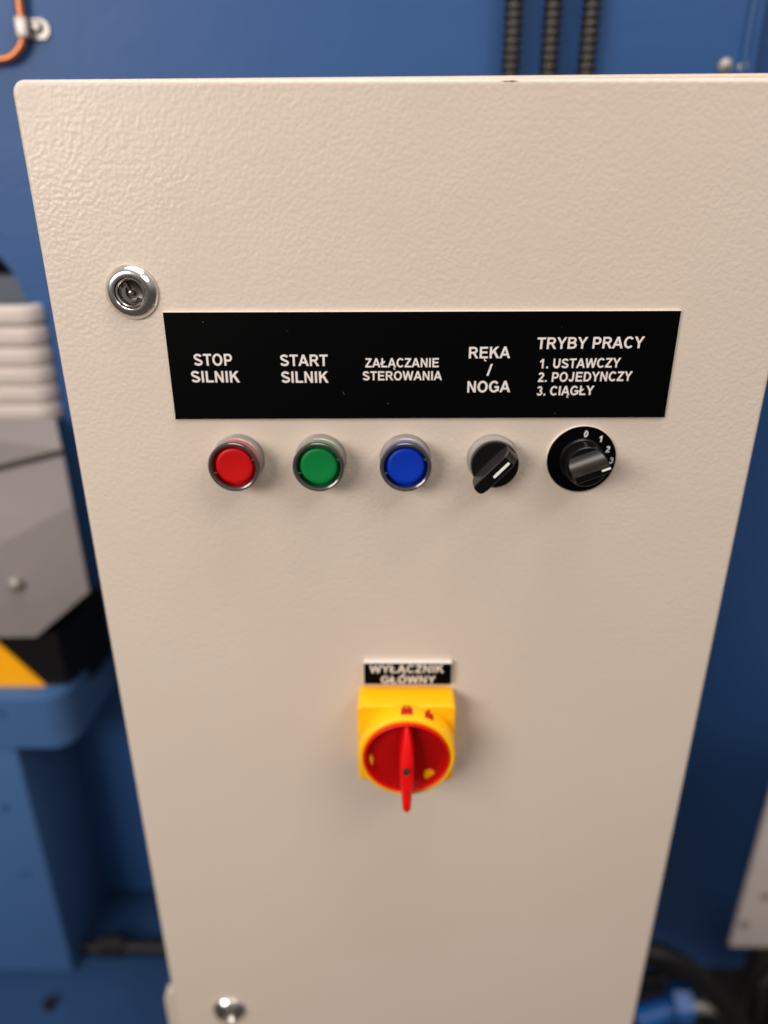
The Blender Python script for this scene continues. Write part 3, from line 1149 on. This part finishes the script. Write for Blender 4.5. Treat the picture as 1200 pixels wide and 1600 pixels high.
# --- main switch caption
LYt = -.0045
a, b = at(568.5, 1037, LYt), at(704.5, 1069.5, LYt)
bm = bmesh.new()
box(bm, a.x - .0003, b.x + .0003, LYt + .0004, 0, b.z - .0002, a.z + .0004, .0003, 1)
lp2 = cpart('switch_caption', bm, M['laminate_white'], label='small black caption plate above the main switch', smooth=False)
bm = bmesh.new()
prism(bm, [(a.x, b.z), (b.x, b.z), (b.x, a.z), (a.x, a.z)], LYt, LYt + .0005)
sub('black_layer', bm, M['laminate_black'], lp2, smooth=False)
legend('WYŁĄCZNIK', 578, 1051.2, 693, 1050.8, 1039.2, LYt, EN, lp2)
legend('GŁÓWNY', 595, 1067.4, 680, 1067.1, 1056.4, LYt, EN, lp2)

# --- main switch
SX, SZ = -.0027, -.3893
bm = bmesh.new()
pillow_plate(bm, SX - .0325, SX + .0325, SZ - .0315, SZ + .0315, -.021, 0, .004, .0015, n=6, seg=4)
ms = cpart('main_switch', bm, M['yellow'], label='square yellow main switch with red rotary handle', angle=50)
bm = bmesh.new()
lathe(bm, SX, SZ, [(.0315, .0195), (.0322, .0212), (.0320, .0318), (.0316, .0335), (.0308, .0342), (.0288, .0342), (.0284, .0335), (.0284, .0200)], 96)
sub('raised_ring', bm, M['yellow'], ms)
# small raised tabs that carry the printed positions, between the ring and the top edge
bm = bmesh.new()
lathe(bm, SX, SZ, [(.0281, .0200), (.0281, .0345), (.0278, .0354), (.0273, .0357), (.0268, .0354), (.0258, .0330), (.0242, .0290), (.0, .0285)], 96)
dish = sub('rotary_disc', bm, M['red_switch'], ms)
bm = bmesh.new()
lathe(bm, SX, SZ, [(.0262, .0342), (.0243, .0296), (.0238, .0292), (.0, .0288)], 96)
sub('disc_dish', bm, M['red_dish'], ms)
# blade
bm = bmesh.new()
secs = [  # z offset, half width at crest, half width at foot, crest depth, foot depth
    (.0262, .0008, .0014, .0365, .031), (.0225, .0018, .0028, .0385, .031), (.0150, .0032, .0042, .0420, .031), (.0060, .0040, .0050, .0450, .031),
    (-.0040, .0042, .0050, .0475, .031), (-.0110, .0038, .0046, .0492, .031), (-.0140, .0030, .0040, .0498, .031), (-.0230, .0026, .0036, .0515, .031),
    (-.0275, .0023, .0033, .0522, .033), (-.0288, .0016, .0026, .0518, .036)]
Rr = []
for dz, wt, wf, dt, df in secs:
    Rr.append([bm.verts.new((SX + x, -d, SZ + dz)) for x, d in ((-wf, df), (-wt - .0004, dt - .002), (-wt * .7, dt - .0003), (0, dt), (wt * .7, dt - .0003), (wt + .0004, dt - .002), (wf, df))])
for A, Bq in zip(Rr, Rr[1:]):
    for i in range(6):
        bm.faces.new((A[i], A[i + 1], Bq[i + 1], Bq[i]))
bm.faces.new(Rr[0])
bm.faces.new(list(reversed(Rr[-1])))
bmesh.ops.recalc_face_normals(bm, faces=bm.faces)
sub('handle_blade', bm, M['red_switch'], ms, angle=40)
p = at(635, 1207, -.0490)
bm = bmesh.new()
lathe(bm, p.x, p.z, [(0, .0492), (.0015, .0494), (.0019, .0500), (.0019, .047)], 20)
sub('blade_hole', bm, M['brown'], ms)
# padlock holes in the disc showing the yellow underneath
for px, py, rx, rz in ((579, 1189, .0016, .0042), (671, 1211, .0038, .0038)):
    p = at(px, py, -.0305)
    bm = bmesh.new()
    prism(bm, [(p.x + rx * cos(t), p.z + rz * sin(t)) for t in [2 * pi * j / 20 for j in range(20)]], -.0305, -.0280)
    sub('padlock_hole', bm, M['yellow'], ms, smooth=False)
# printed position fields, wrapped round the top of the raised ring


def wrap(o, th, y0):
    for v in o.data.vertices:
        t = radians(th) - v.co.x / .0322
        rr = .03212 - v.co.y
        v.co = Vector((SX + rr * cos(t), y0 + v.co.z, SZ + rr * sin(t))) - CL


M['dark_print'] = mat('dark_print', (.16, .02, .004), .6)
for th, wf, words in ((90, .0078, (('0', -.0245, .0050), ('OFF', -.0290, .0068))), (63, .0066, (('I', -.0245, .0024), ('ON', -.0290, .0054)))):
    bm = bmesh.new()
    nx = 8
    top = [bm.verts.new((-wf / 2 + wf * k / nx, -.00004, .0030)) for k in range(nx + 1)]
    bot = [bm.verts.new((-wf / 2 + wf * k / nx, -.00004, -.0040)) for k in range(nx + 1)]
    for k in range(nx):
        bm.faces.new((bot[k], bot[k + 1], top[k + 1], top[k]))
    f = finish('print_field', bm, M['red_switch'], ms, smooth=False)
    wrap(f, th, -.0265)
    for txt, y0, wd in words:
        o = lettering(txt, -wd / 2, wd / 2, -.8, .0034, 0, M['dark_print'], ms, name='position_print')
        wrap(o, th, y0)
